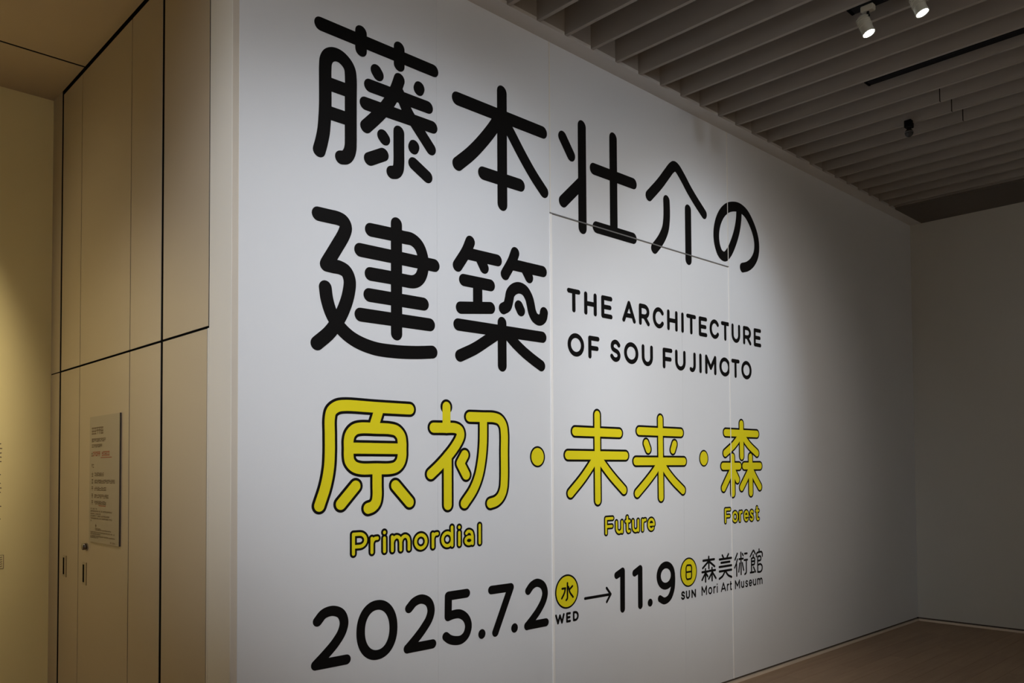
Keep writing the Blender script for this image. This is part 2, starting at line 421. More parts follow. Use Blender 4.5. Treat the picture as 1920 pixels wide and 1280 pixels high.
# ---------------------------------------------------------------- lettering geometry
GLYPHS = {
 'fuji': (0.0655, [('l', [1.9465, 3.6766, 2.6005, 3.6766]), ('l', [2.1645, 3.7178, 2.1645, 3.6318]), ('l', [2.3866, 3.7187, 2.3866, 3.6332]), ('c', [1.9402, 3.0809, 1.953, 3.1273, 1.9629, 3.177, 1.9689, 3.2455, 1.9714, 3.306, 1.9713, 3.4044, 1.9713, 3.4792, 1.9747, 3.514, 1.9895, 3.5417, 2.0181, 3.5581, 2.0515, 3.5579, 2.084, 3.5398, 2.1017, 3.5157, 2.1076, 3.4813, 2.1076, 3.3683, 2.1076, 3.2474, 2.1076, 3.1669, 2.1063, 3.1376, 2.0976, 3.1072, 2.0795, 3.084, 2.0553, 3.0768]), ('l', [1.9713, 3.4085, 2.1076, 3.4085]), ('l', [1.9715, 3.2721, 2.1076, 3.2721]), ('l', [2.2509, 3.5572, 2.2616, 3.5436]), ('l', [2.5108, 3.5574, 2.5066, 3.5477]), ('l', [2.2137, 3.4724, 2.5646, 3.4724]), ('l', [2.189, 3.3767, 2.5933, 3.3767]), ('c', [2.387, 3.5591, 2.3656, 3.5013, 2.3298, 3.431, 2.2846, 3.367, 2.2402, 3.3157, 2.1921, 3.2647]), ('c', [2.3837, 3.4953, 2.4098, 3.456, 2.4403, 3.4074, 2.4752, 3.3698, 2.5147, 3.3295, 2.5828, 3.2599]), ('c', [2.3837, 3.291, 2.3835, 3.2044, 2.3834, 3.1369, 2.3793, 3.1055, 2.3653, 3.0851, 2.342, 3.0776]), ('l', [2.2883, 3.2451, 2.299, 3.234]), ('l', [2.4769, 3.245, 2.4728, 3.2353]), ('l', [2.2125, 3.1107, 2.2902, 3.1534]), ('l', [2.473, 3.1549, 2.5599, 3.1087])]),
 'hon': (0.0735, [('l', [2.7588, 3.5799, 3.4016, 3.5799]), ('l', [3.08, 3.7172, 3.08, 3.0814]), ('c', [3.0651, 3.5731, 3.0167, 3.4996, 2.9393, 3.4027, 2.8515, 3.3081, 2.7607, 3.2274]), ('c', [3.1002, 3.557, 3.1551, 3.4927, 3.239, 3.3943, 3.3222, 3.3067, 3.4095, 3.2291]), ('l', [2.9389, 3.2221, 3.2173, 3.2221])]),
 'sou': (0.0745, [('l', [3.5709, 3.6004, 3.6446, 3.5072]), ('l', [3.744, 3.7153, 3.744, 3.0815]), ('l', [3.7384, 3.3622, 3.5719, 3.209]), ('l', [3.8519, 3.4773, 4.2428, 3.4773]), ('l', [4.0418, 3.724, 4.0418, 3.1184]), ('l', [3.8739, 3.1127, 4.2367, 3.1127])]),
 'kai': (0.0745, [('c', [4.4106, 3.4355, 4.5312, 3.5463, 4.619, 3.6394, 4.6675, 3.6896, 4.702, 3.7098, 4.7363, 3.7032, 4.7972, 3.6566, 4.8743, 3.5857, 4.9597, 3.519, 5.0578, 3.4494]), ('c', [4.6054, 3.447, 4.6077, 3.372, 4.604, 3.3109, 4.5905, 3.2479, 4.5549, 3.1846, 4.5139, 3.1357, 4.4649, 3.088]), ('l', [4.8588, 3.4383, 4.8588, 3.0788])]),
 'no': (0.075, [('c', [5.533, 3.5804, 5.523, 3.4942, 5.4947, 3.4046, 5.4468, 3.3119, 5.3878, 3.2306, 5.3276, 3.1853, 5.271, 3.1948, 5.2304, 3.2467, 5.2151, 3.3249, 5.2329, 3.4096, 5.284, 3.4936, 5.3604, 3.5569, 5.4464, 3.5899, 5.5458, 3.6, 5.6386, 3.5735, 5.7207, 3.5009, 5.7701, 3.4247, 5.7859, 3.3501, 5.7709, 3.2784, 5.7158, 3.2087, 5.6432, 3.1639, 5.5708, 3.1416])]),
 'ken': (0.067, [('c', [1.936, 2.7836, 1.9914, 2.7838, 2.0422, 2.7835, 2.0679, 2.7751, 2.0805, 2.7535, 2.0731, 2.7205, 2.0277, 2.6402, 1.9795, 2.5606]), ('c', [1.9773, 2.5551, 2.0132, 2.5535, 2.0496, 2.5525, 2.0828, 2.5391, 2.1014, 2.5014, 2.0954, 2.4363, 2.0717, 2.3645, 2.0388, 2.3019, 1.9955, 2.2422, 1.9304, 2.1842]), ('c', [1.9724, 2.4473, 1.981, 2.3941, 2.0062, 2.3269, 2.0497, 2.2709, 2.1201, 2.2233, 2.2309, 2.1917, 2.3583, 2.1865, 2.4832, 2.1935, 2.5879, 2.2055]), ('l', [2.3681, 2.8245, 2.3681, 2.2763]), ('c', [2.2189, 2.7654, 2.2948, 2.767, 2.3677, 2.7676, 2.4132, 2.766, 2.4636, 2.7653, 2.5036, 2.7419, 2.5276, 2.6969, 2.5335, 2.6483, 2.5256, 2.6046, 2.5065, 2.5719, 2.474, 2.5521, 2.4127, 2.5488, 2.3673, 2.5506, 2.2944, 2.5507, 2.2172, 2.5497]), ('l', [2.1596, 2.6566, 2.6033, 2.6566]), ('l', [2.2105, 2.4464, 2.5333, 2.4464]), ('l', [2.1611, 2.3449, 2.5726, 2.3449])]),
 'chiku': (0.066, [('c', [2.8446, 2.8256, 2.8165, 2.7676, 2.7569, 2.682]), ('l', [2.8294, 2.7588, 3.0403, 2.7588]), ('l', [2.9129, 2.7474, 2.9431, 2.7011]), ('c', [3.1743, 2.8253, 3.1498, 2.7712, 3.0969, 2.6902]), ('l', [3.1535, 2.7547, 3.3952, 2.7547]), ('l', [3.2508, 2.7454, 3.2832, 2.7015]), ('l', [2.7989, 2.6117, 2.9878, 2.6117]), ('l', [2.8957, 2.6114, 2.8957, 2.4785]), ('l', [2.7767, 2.4604, 2.9881, 2.4869]), ('c', [3.0813, 2.4963, 3.1116, 2.5143, 3.1261, 2.5516, 3.1359, 2.5883, 3.162, 2.6155, 3.2037, 2.6303, 3.2477, 2.621, 3.2811, 2.5841, 3.2957, 2.5427, 3.3054, 2.5078, 3.3262, 2.4778, 3.3616, 2.4654, 3.3925, 2.4824, 3.4021, 2.5144]), ('l', [3.2009, 2.5256, 3.2163, 2.502]), ('l', [3.0718, 2.4152, 3.0718, 2.1756]), ('l', [2.7597, 2.3685, 3.3883, 2.3685]), ('c', [3.0467, 2.356, 2.9639, 2.3056, 2.8745, 2.2522, 2.7706, 2.2041]), ('c', [3.0982, 2.3687, 3.1548, 2.3221, 3.227, 2.2746, 3.3059, 2.2331, 3.3764, 2.2007])]),
 'gen': (0.052, [('c', [2.4458, 1.9045, 2.2483, 1.9047, 2.0654, 1.9049, 2.0296, 1.8958, 2.0049, 1.8753, 1.9961, 1.8426, 1.9962, 1.767, 1.9962, 1.6838, 1.9916, 1.611, 1.9743, 1.5284, 1.9422, 1.4392]), ('l', [2.2663, 1.8995, 2.2367, 1.8165]), ('c', [2.1599, 1.8022, 2.2482, 1.8032, 2.3293, 1.8023, 2.367, 1.7939, 2.3924, 1.7684, 2.3991, 1.735, 2.399, 1.7043, 2.3983, 1.6707, 2.3888, 1.64, 2.3654, 1.6172, 2.3289, 1.608, 2.2479, 1.6078, 2.1598, 1.6082, 2.1241, 1.619, 2.1016, 1.6424, 2.0962, 1.6688, 2.0962, 1.7059, 2.0962, 1.743, 2.1047, 1.7708, 2.1272, 1.7932, 2.1599, 1.8022]), ('l', [2.0968, 1.7059, 2.3984, 1.7059]), ('c', [2.253, 1.6078, 2.2529, 1.5284, 2.2529, 1.4741, 2.2452, 1.4445, 2.2267, 1.4262, 2.2028, 1.4185]), ('l', [2.1339, 1.5269, 2.0536, 1.443]), ('l', [2.3598, 1.5253, 2.4432, 1.4407])]),
 'sho': (0.052, [('l', [2.6786, 1.9288, 2.6786, 1.8175]), ('c', [2.5951, 1.8171, 2.6708, 1.8183, 2.7399, 1.8182, 2.7652, 1.8063, 2.7721, 1.7845, 2.7621, 1.7595, 2.729, 1.7151, 2.6838, 1.6684, 2.6292, 1.6197, 2.5763, 1.5789]), ('l', [2.6853, 1.6711, 2.6853, 1.4177]), ('l', [2.7999, 1.6784, 2.7699, 1.6342, 2.8086, 1.5734]), ('c', [2.8347, 1.8823, 2.9277, 1.8837, 3.0105, 1.8847, 3.0503, 1.8736, 3.0756, 1.8438, 3.0838, 1.8007, 3.083, 1.6966, 3.0819, 1.5466, 3.0753, 1.492, 3.0549, 1.4523, 3.0225, 1.4275, 2.9792, 1.4164]), ('c', [2.9313, 1.8703, 2.9309, 1.8081, 2.929, 1.7403, 2.9188, 1.6556, 2.8962, 1.5659, 2.8592, 1.4939, 2.7971, 1.422])]),
 'mi': (0.052, [('l', [3.8625, 1.9347, 3.8625, 1.4046]), ('l', [3.6598, 1.8266, 4.0754, 1.8266]), ('l', [3.5957, 1.6834, 4.1357, 1.6834]), ('c', [3.8565, 1.6783, 3.8152, 1.6322, 3.7262, 1.5443, 3.6164, 1.4546]), ('c', [3.8647, 1.6783, 3.9094, 1.6321, 3.9922, 1.5576, 4.1158, 1.4621])]),
 'rai': (0.052, [('l', [4.5067, 1.9339, 4.5067, 1.4044]), ('l', [4.2775, 1.8465, 4.7398, 1.8465]), ('l', [4.3496, 1.767, 4.3714, 1.7279]), ('l', [4.665, 1.7658, 4.6451, 1.7264]), ('l', [4.2408, 1.6476, 4.772, 1.6476]), ('c', [4.5015, 1.6468, 4.4572, 1.5968, 4.3706, 1.5247, 4.2511, 1.4379]), ('c', [4.5112, 1.6468, 4.559, 1.5904, 4.642, 1.5209, 4.7565, 1.4463])]),
 'mori': (0.052, [('l', [5.5214, 1.9355, 5.5214, 1.6883]), ('l', [5.3039, 1.8628, 5.7433, 1.8628]), ('c', [5.5126, 1.8486, 5.415, 1.7738, 5.2951, 1.7092]), ('c', [5.5321, 1.8491, 5.6217, 1.777, 5.7405, 1.7131]), ('l', [5.3915, 1.682, 5.3915, 1.4091]), ('l', [5.2638, 1.6128, 5.4843, 1.6128]), ('c', [5.3876, 1.5877, 5.3338, 1.5299, 5.2667, 1.4515]), ('l', [5.4098, 1.5703, 5.4564, 1.5112]), ('l', [5.6452, 1.6842, 5.6452, 1.4076]), ('l', [5.5544, 1.6139, 5.7841, 1.6139]), ('c', [5.6404, 1.5864, 5.5887, 1.5304, 5.5137, 1.4505]), ('c', [5.6537, 1.5863, 5.7016, 1.5291, 5.7766, 1.4509])]),
 'dot_a': (0, [('e', [3.3415, 1.6718, 0.0606, 0.0615])]),
 'dot_b': (0, [('e', [5.0163, 1.6703, 0.0576, 0.0609])]),
 'd2a': (0.047, [('c', [1.9339, 0.9164, 1.9657, 0.9466, 2.0127, 0.9549, 2.0551, 0.9364, 2.0716, 0.8968, 2.0606, 0.8531, 2.0264, 0.8071, 1.9792, 0.7638, 1.925, 0.7203]), ('l', [1.925, 0.7206, 2.0842, 0.7206])]),
 'd0': (0.047, [('e', [2.2537, 0.834, 0.0927, 0.119])]),
 'd2b': (0.047, [('c', [2.4389, 0.9135, 2.4722, 0.9418, 2.5165, 0.9511, 2.5588, 0.9317, 2.5751, 0.8922, 2.5651, 0.8506, 2.5281, 0.8031, 2.4837, 0.7606, 2.4297, 0.7158]), ('l', [2.4297, 0.7166, 2.5844, 0.7166])]),
 'd5': (0.047, [('l', [2.8096, 0.9483, 2.6872, 0.947, 2.685, 0.841]), ('c', [2.685, 0.841, 2.7212, 0.8478, 2.7648, 0.8449, 2.8044, 0.818, 2.8203, 0.7775, 2.8066, 0.7335, 2.7711, 0.7107, 2.7249, 0.7129, 2.6922, 0.7245, 2.6701, 0.7411])]),
 'p1': (0, [('e', [2.9139, 0.7191, 0.0253, 0.0261])]),
 'd7': (0.047, [('l', [2.9828, 0.9463, 3.1264, 0.9461, 3.0105, 0.7133])]),
 'p2': (0, [('e', [3.1528, 0.718, 0.0253, 0.0263])]),
 'd2c': (0.047, [('c', [3.2597, 0.9122, 3.2898, 0.9393, 3.3316, 0.9506, 3.3768, 0.9303, 3.3944, 0.8887, 3.3834, 0.8472, 3.3459, 0.7971, 3.3037, 0.7579, 3.2498, 0.715]), ('l', [3.2498, 0.7163, 3.4002, 0.7163])]),
 'o1a': (0.047, [('l', [4.0362, 0.9259, 4.0941, 0.9471, 4.0915, 0.7077])]),
 'o1b': (0.047, [('l', [4.2163, 0.9239, 4.2734, 0.9474, 4.2718, 0.7082])]),
 'p3': (0, [('e', [4.3754, 0.7142, 0.0262, 0.026])]),
 'd9': (0.047, [('e', [4.5494, 0.8763, 0.0789, 0.0712]), ('c', [4.6298, 0.8792, 4.6315, 0.8314, 4.6225, 0.7769, 4.5884, 0.7253, 4.5318, 0.7075, 4.4819, 0.7281])]),
 'arrow': (0.017, [('l', [3.7369, 0.8141, 3.9727, 0.8141]), ('l', [3.9377, 0.8565, 3.9764, 0.8144, 3.9379, 0.7705])]),
 'sui': (0.0125, [('c', [3.5821, 0.9236, 3.5818, 0.8935, 3.5814, 0.861, 3.5802, 0.8331, 3.5706, 0.8238]), ('l', [3.5368, 0.8945, 3.565, 0.8945]), ('c', [3.5641, 0.8938, 3.5548, 0.8669, 3.5327, 0.8376]), ('l', [3.6253, 0.9017, 3.5981, 0.8829]), ('c', [3.5909, 0.8999, 3.6023, 0.8676, 3.6302, 0.8363])]),
 'ring1': (0.011, [('e', [3.5787, 0.8738, 0.1012, 0.1016])]),
 'ring2': (0.011, [('e', [4.8132, 0.8745, 0.1005, 0.1024])]),
 'nichi': (0.0125, [('c', [4.7819, 0.8766, 4.7826, 0.9077, 4.793, 0.9224, 4.8138, 0.923, 4.8365, 0.9204, 4.8465, 0.9073, 4.8464, 0.8759, 4.8457, 0.8428, 4.837, 0.8289, 4.8148, 0.8266, 4.791, 0.8279, 4.7824, 0.8419, 4.7819, 0.8766]), ('l', [4.7831, 0.8765, 4.8458, 0.8765])]),
 'mori_s': (0.017, [('l', [5.0623, 0.9618, 5.0623, 0.8794]), ('l', [4.9911, 0.939, 5.1323, 0.939]), ('l', [5.0567, 0.9283, 4.9849, 0.8863]), ('l', [5.0675, 0.9274, 5.1356, 0.8874]), ('l', [5.0187, 0.8778, 5.0187, 0.7879]), ('l', [4.9768, 0.8583, 5.0532, 0.8583]), ('l', [5.0152, 0.8462, 4.9756, 0.8038]), ('l', [5.0234, 0.8472, 5.0461, 0.8236]), ('l', [5.1016, 0.8795, 5.1016, 0.7889]), ('l', [5.0634, 0.8599, 5.144, 0.8599]), ('l', [5.098, 0.842, 5.059, 0.8045]), ('l', [5.1064, 0.8467, 5.1497, 0.8011])]),
 'bi_s': (0.017, [('l', [5.2372, 0.959, 5.2513, 0.9414]), ('l', [5.3192, 0.9619, 5.3012, 0.9411]), ('l', [5.199, 0.9309, 5.3576, 0.9309]), ('l', [5.2207, 0.9048, 5.3353, 0.9048]), ('l', [5.1957, 0.8762, 5.3583, 0.8762]), ('l', [5.2765, 0.9301, 5.2765, 0.8421]), ('l', [5.1969, 0.8434, 5.3595, 0.8434]), ('c', [5.2707, 0.8389, 5.2381, 0.8071, 5.195, 0.7905]), ('c', [5.2786, 0.8382, 5.3113, 0.8075, 5.3581, 0.7894])]),
 'jutsu_s': (0.015300000000000001, [('l', [5.4398, 0.9564, 5.407, 0.9122]), ('l', [5.4401, 0.9133, 5.4255, 0.8845, 5.402, 0.853]), ('l', [5.4287, 0.8767, 5.4287, 0.7902]), ('l', [5.4899, 0.96, 5.4899, 0.7964]), ('l', [5.4643, 0.9123, 5.5203, 0.9123]), ('l', [5.5107, 0.9491, 5.5209, 0.9362]), ('l', [5.4718, 0.8806, 5.457, 0.8181]), ('l', [5.5075, 0.8814, 5.525, 0.8251]), ('l', [5.5424, 0.9476, 5.5765, 0.9476]), ('l', [5.5354, 0.8994, 5.5802, 0.8994]), ('c', [5.5645, 0.8975, 5.5638, 0.8463, 5.5619, 0.8028, 5.5418, 0.7922])]),
 'kan_s': (0.015300000000000001, [('c', [5.6216, 0.9196, 5.6483, 0.9462, 5.6698, 0.9619, 5.6946, 0.935]), ('l', [5.665, 0.9277, 5.665, 0.9123]), ('l', [5.6381, 0.9028, 5.6381, 0.7979]), ('c', [5.6398, 0.9009, 5.6669, 0.9083, 5.6848, 0.8973, 5.6841, 0.8742, 5.68, 0.8573, 5.64, 0.8542]), ('l', [5.6407, 0.8805, 5.6829, 0.8805]), ('l', [5.6203, 0.7968, 5.6748, 0.7968]), ('l', [5.667, 0.8353, 5.6951, 0.7955]), ('l', [5.7512, 0.9664, 5.7512, 0.9462]), ('c', [5.7116, 0.9125, 5.7136, 0.9316, 5.7264, 0.9411, 5.756, 0.9439, 5.7858, 0.9436, 5.7981, 0.9318, 5.7983, 0.9095]), ('l', [5.729, 0.909, 5.729, 0.7953]), ('c', [5.7306, 0.9098, 5.7625, 0.9123, 5.7771, 0.9007, 5.7728, 0.8824, 5.7297, 0.8782]), ('c', [5.7288, 0.8454, 5.7682, 0.8498, 5.7923, 0.8341, 5.7916, 0.8069, 5.7702, 0.7913, 5.7273, 0.7922])]),
}


def catmull(P, n=7):
    out = []
    Q = [2 * P[0] - P[1]] + P + [2 * P[-1] - P[-2]]
    if (P[0] - P[-1]).length < 1e-4:
        Q[0] = P[-2]
        Q[-1] = P[1]
    for i in range(1, len(Q) - 2):
        p0, p1, p2, p3 = Q[i - 1:i + 3]
        t0 = 0
        t1 = t0 + max(1e-5, (p1 - p0).length) ** .5
        t2 = t1 + max(1e-5, (p2 - p1).length) ** .5
        t3 = t2 + max(1e-5, (p3 - p2).length) ** .5
        for s in range(n):
            t = t1 + (t2 - t1) * s / n
            A1 = p0 * ((t1 - t) / (t1 - t0)) + p1 * ((t - t0) / (t1 - t0))
            A2 = p1 * ((t2 - t) / (t2 - t1)) + p2 * ((t - t1) / (t2 - t1))
            A3 = p2 * ((t3 - t) / (t3 - t2)) + p3 * ((t - t2) / (t3 - t2))
            B1 = A1 * ((t2 - t) / (t2 - t0)) + A2 * ((t - t0) / (t2 - t0))
            B2 = A2 * ((t3 - t) / (t3 - t1)) + A3 * ((t - t1) / (t3 - t1))
            out.append(B1 * ((t2 - t) / (t2 - t1)) + B2 * ((t - t1) / (t2 - t1)))
    out.append(P[-1])
    return out


class Sheet:
    """flat cut-out film: faces in the (u, v) plane"""
    def __init__(self):
        self.v = []
        self.f = []

    def disc(self, c, r, n=22, rz=None):
        rz = rz or r
        b = len(self.v)
        for i in range(n):
            a = 2 * math.pi * i / n
            self.v.append((c[0] + r * math.cos(a), c[1] + rz * math.sin(a)))
        self.f.append(tuple(range(b, b + n)))

    def ring(self, c, rx, rz, w, n=64, ex=1.0):
        b = len(self.v)
        for i in range(n):
            a = 2 * math.pi * i / n
            ca, sa = math.cos(a), math.sin(a)
            ca = math.copysign(abs(ca) ** ex, ca)
            sa = math.copysign(abs(sa) ** ex, sa)
            self.v.append((c[0] + (rx + w / 2) * ca, c[1] + (rz + w / 2) * sa))
            self.v.append((c[0] + (rx - w / 2) * ca, c[1] + (rz - w / 2) * sa))
        for i in range(n):
            j = (i + 1) % n
            self.f.append((b + 2 * i, b + 2 * j, b + 2 * j + 1, b + 2 * i + 1))

    def stroke(self, pts, w, smooth):
        P = [Vector(p) for p in pts]
        h = w / 2
        if smooth:
            closed = (P[0] - P[-1]).length < 1e-4
            Q = catmull(P)
            L, Rr = [], []
            for i, p in enumerate(Q):
                if closed and i in (0, len(Q) - 1):
                    t = Q[1] - Q[-2]
                else:
                    t = Q[min(i + 1, len(Q) - 1)] - Q[max(i - 1, 0)]
                t.normalize()
                nn = Vector((-t.y, t.x))
                L.append(p + nn * h)
                Rr.append(p - nn * h)
            for i in range(len(Q) - 1):
                t = Q[i + 1] - Q[i]
                if (L[i + 1] - L[i]).dot(t) <= 0 or (Rr[i + 1] - Rr[i]).dot(t) <= 0:
                    t = t.normalized()
                    nn = Vector((-t.y, t.x)) * h
                    q = (Q[i] + nn, Q[i] - nn, Q[i + 1] - nn, Q[i + 1] + nn)
                    self.disc(Q[i], h, 16)
                    self.disc(Q[i + 1], h, 16)
                else:
                    q = (L[i], Rr[i], Rr[i + 1], L[i + 1])
                b = len(self.v)
                self.v += [tuple(p) for p in q]
                self.f.append((b, b + 1, b + 2, b + 3))
            if not closed:
                self.disc(Q[0], h)
                self.disc(Q[-1], h)
            # fill the inner side of tight bends
            for i in range(1, len(Q) - 1, 2):
                a = (Q[i] - Q[i - 1]).angle(Q[i + 1] - Q[i], 0)
                if a > 0.25:
                    self.disc(Q[i], h, 16)
        else:
            for p in P:
                self.disc(p, h)
            for a, c in zip(P, P[1:]):
                t = (c - a)
                if t.length < 1e-6:
                    continue
                t.normalize()
                nn = Vector((-t.y, t.x)) * h
                b = len(self.v)
                self.v += [tuple(a + nn), tuple(a - nn), tuple(c - nn), tuple(c + nn)]
                self.f.append((b, b + 1, b + 2, b + 3))

    def build(self, name, mt, parent, off, plane='wall'):
        # merge the overlapping strokes into one flat outline
        me = bpy.data.meshes.new(name)
        cu = sum(p[0] for p in self.v) / len(self.v)
        cv = sum(p[1] for p in self.v) / len(self.v)
        r = delaunay_2d_cdt([Vector((p[0] - cu, p[1] - cv)) * 10 for p in self.v], [], self.f, 1, 1e-5)
        fs = [tuple(f) for f, src in zip(r[2], r[5]) if len(src)]
        vs = []
        for p in r[0]:
            u, v = p.x / 10 + cu, p.y / 10 + cv
            if plane == 'wall':
                vs.append((u, YW - off, v))
            elif plane == 'left':
                vs.append((XL - off, u, v))
            else:
                vs.append((u, YC - off, v))
        if parent is not None and parent.type == 'EMPTY':
            vs = [tuple(Vector(p) - parent.location) for p in vs]
        elif parent is not None and parent.parent is not None:
            vs = [tuple(Vector(p) - parent.parent.location) for p in vs]
        me.from_pydata(vs, [], fs)
        me.update()
        # point all faces at the room
        nrm = {'wall': Vector((0, -1, 0)), 'left': Vector((-1, 0, 0)), 'rear': Vector((0, -1, 0))}[plane]
        bm = bmesh.new()
        bm.from_mesh(me)
        for f in bm.faces:
            if f.normal.dot(nrm) < 0:
                f.normal_flip()
        bm.to_mesh(me)
        bm.free()
        return link(name, me, mt, parent)


def sheet_of(key, w, grow=0.0):
    s = Sheet()
    for t, vs in GLYPHS[key][1]:
        if t == 'e':
            cx, cz, rx, rz = vs
            if w > 0:
                s.ring((cx, cz), rx, rz, w, ex=0.94 if key == 'd0' else 1.0)
            else:
                s.disc((cx, cz), rx + grow, 40, rz + grow)
        else:
            s.stroke([(vs[i], vs[i + 1]) for i in range(0, len(vs), 2)], w + 2 * grow, t == 'c')
    return s


def uv_of(key):
    vs = [v for t, q in GLYPHS[key][1] if t != 'e' for v in q]
    if not vs:
        q = GLYPHS[key][1][0][1]
        return q[0], q[1]
    return sum(vs[0::2]) / len(vs[0::2]), sum(vs[1::2]) / len(vs[1::2])


def lettering(name, label, keys=(), mat_=BLACK):
    uv = [uv_of(k) for k in keys]
    root = empty(name, (sum(p[0] for p in uv) / len(uv), YW, min(p[1] for p in uv)), label, 'lettering', 'vinyl lettering on the title wall')
    for k in keys:
        sheet_of(k, GLYPHS[k][0]).build('character', mat_, root, 0.0012)
    return root


TK = lambda n, l, k: lettering(n, l, k)
t1 = TK('title_lettering', 'five large black Japanese characters, topmost title line on the white wall', ['fuji', 'hon', 'sou', 'kai', 'no'])
t2 = TK('title_lettering', 'two large black Japanese characters 建築, second line at the left of the white wall', ['ken', 'chiku'])

YK = empty('subtitle_lettering', (3.9, YW, 1.45), 'yellow black-outlined Japanese characters 原初・未来・森 across the middle of the white wall', 'lettering', 'vinyl lettering on the title wall')
for k in ('gen', 'sho', 'dot_a', 'mi', 'rai', 'dot_b', 'mori'):
    if k.startswith('dot'):
        o = sheet_of(k, 0, 0.0).build('outline', BLACK, YK, 0.0010)
        i = sheet_of(k, 0, -0.0105).build('fill', YEL, o, 0.0018)
    else:
        o = sheet_of(k, 0.052, 0.0130).build('outline', BLACK, YK, 0.0010)
        i = sheet_of(k, 0.052, 0.0).build('fill', YEL, o, 0.0018)

# ---- rounded stroke alphabet in a unit box (cap height 1)


def arc(cx, cy, rx, ry, a0, a1, n=10):
    return [(cx + rx * math.cos(math.radians(a0 + (a1 - a0) * i / n)), cy + ry * math.sin(math.radians(a0 + (a1 - a0) * i / n))) for i in range(n + 1)]


XH = 0.72
AL = {
    'T': [('l', [(0, 1), (1, 1)]), ('l', [(.5, 1), (.5, 0)])],
    'H': [('l', [(0, 0), (0, 1)]), ('l', [(1, 0), (1, 1)]), ('l', [(0, .5), (1, .5)])],
    'E': [('l', [(1, 1), (0, 1), (0, 0), (1, 0)]), ('l', [(0, .5), (.88, .5)])],
    'F': [('l', [(1, 1), (0, 1), (0, 0)]), ('l', [(0, .46), (.88, .46)])],
    'A': [('l', [(0, 0), (.5, 1), (1, 0)]), ('l', [(.17, .28), (.83, .28)])],
    'R': [('l', [(0, 0), (0, 1), (.5, 1)]), ('c', arc(.5, .70, .47, .30, 90, -90)), ('l', [(.5, .40), (0, .40)]), ('l', [(.5, .40), (1, 0)])],
    'P': [('l', [(0, 0), (0, 1), (.5, 1)]), ('c', arc(.5, .68, .5, .32, 90, -90)), ('l', [(.5, .36), (0, .36)])],
    'D': [('l', [(.4, 0), (0, 0), (0, 1), (.4, 1)]), ('c', arc(.4, .5, .6, .5, 90, -90, 12))],
    'C': [('c', arc(.55, .5, .55, .5, 38, 322, 18))],
    'O': [('c', arc(.5, .5, .5, .5, 90, 450, 24))],
    'I': [('l', [(.5, 0), (.5, 1)])],
    'U': [('l', [(0, 1), (0, .42)]), ('c', arc(.5, .42, .5, .42, 180, 360, 12)), ('l', [(1, .42), (1, 1)])],
    'J': [('l', [(1, 1), (1, .32)]), ('c', arc(.52, .32, .48, .32, 0, -125, 9))],
    'S': [('c', [(.95, .84), (.72, .97), (.44, 1.0), (.14, .90), (.07, .74), (.16, .60), (.45, .52), (.80, .43), (.96, .27), (.86, .09), (.52, 0), (.22, .05), (0, .18)])],
    'M': [('l', [(0, 0), (0, 1), (.5, .3), (1, 1), (1, 0)])],
    'W': [('l', [(0, 1), (.25, 0), (.5, .93), (.75, 0), (1, 1)])],
    'N': [('l', [(0, 0), (0, 1), (1, 0), (1, 1)])],
    'i': [('l', [(.5, 0), (.5, XH - .03)]), ('l', [(.5, .99), (.5, 1.0)])],
    'l': [('l', [(.5, 0), (.5, 1.03)])],
    'r': [('l', [(0, 0), (0, XH)]), ('c', [(0, XH * .62), (.15, XH * .82), (.5, XH * .97), (1, XH)])],
    'm': [('l', [(0, 0), (0, XH)]), ('c', [(0, XH * .6), (.08, XH * .86), (.26, XH), (.43, XH * .88), (.5, XH * .6)]), ('l', [(.5, XH * .6), (.5, 0)]), ('c', [(.5, XH * .6), (.58, XH * .86), (.76, XH), (.93, XH * .88), (1, XH * .6)]), ('l', [(1, XH * .6), (1, 0)])],
    'o': [('c', arc(.5, XH / 2, .5, XH / 2, 90, 450, 20))],
    'd': [('c', arc(.5, XH / 2, .5, XH / 2, 90, 450, 20)), ('l', [(1, 0), (1, 1.03)])],
    'a': [('c', [(.12, XH * .86), (.3, XH * .98), (.55, XH), (.85, XH * .9), (1, XH * .6)]), ('l', [(1, XH * .6), (1, 0)]), ('c', arc(.5, XH * .27, .5, XH * .27, 90, 450, 18))],
    'u': [('l', [(0, XH), (0, XH * .42)]), ('c', arc(.5, XH * .42, .5, XH * .42, 180, 360, 12)), ('l', [(1, XH), (1, 0)])],
    't': [('l', [(.35, 1.0), (.35, .26)]), ('c', [(.35, .26), (.38, .1), (.6, 0), (.95, .02)]), ('l', [(0, XH), (.95, XH)])],
    'e': [('l', [(.02, XH * .48), (1, XH * .48)]), ('c', arc(.5, XH / 2, .5, XH / 2, -4, 310, 20))],
    's': [('c', [(.92, XH * .88), (.6, XH), (.3, XH * .97), (.08, XH * .76), (.3, XH * .57), (.7, XH * .46), (.95, XH * .25), (.7, XH * .02), (.35, 0), (.02, XH * .12)])],
}


def put(root, text, spans, zb, zt, w, out=0.0, name='character'):
    for ch, (xa, xb) in zip(text, spans):
        s, so = Sheet(), Sheet()
        xi, xj = xa + w / 2, xb - w / 2
        if xj - xi < 0.004:
            xi, xj = (xa + xb) / 2 - .002, (xa + xb) / 2 + .002
        zi, zj = zb + w / 2, zt - w / 2
        for t, pts in AL[ch]:
            q = []
            for a, b in pts:
                # x-height letters keep the stroke inside their own height
                q.append((xi + a * (xj - xi), zi + b * (zj - zi)))
            s.stroke(q, w, t == 'c')
            if out:
                so.stroke(q, w + 2 * out, t == 'c')
        if out:
            o = so.build('outline', BLACK, root, 0.0010)
            s.build('fill', YEL, o, 0.0018)
        else:
            s.build(name, BLACK, root, 0.0012)


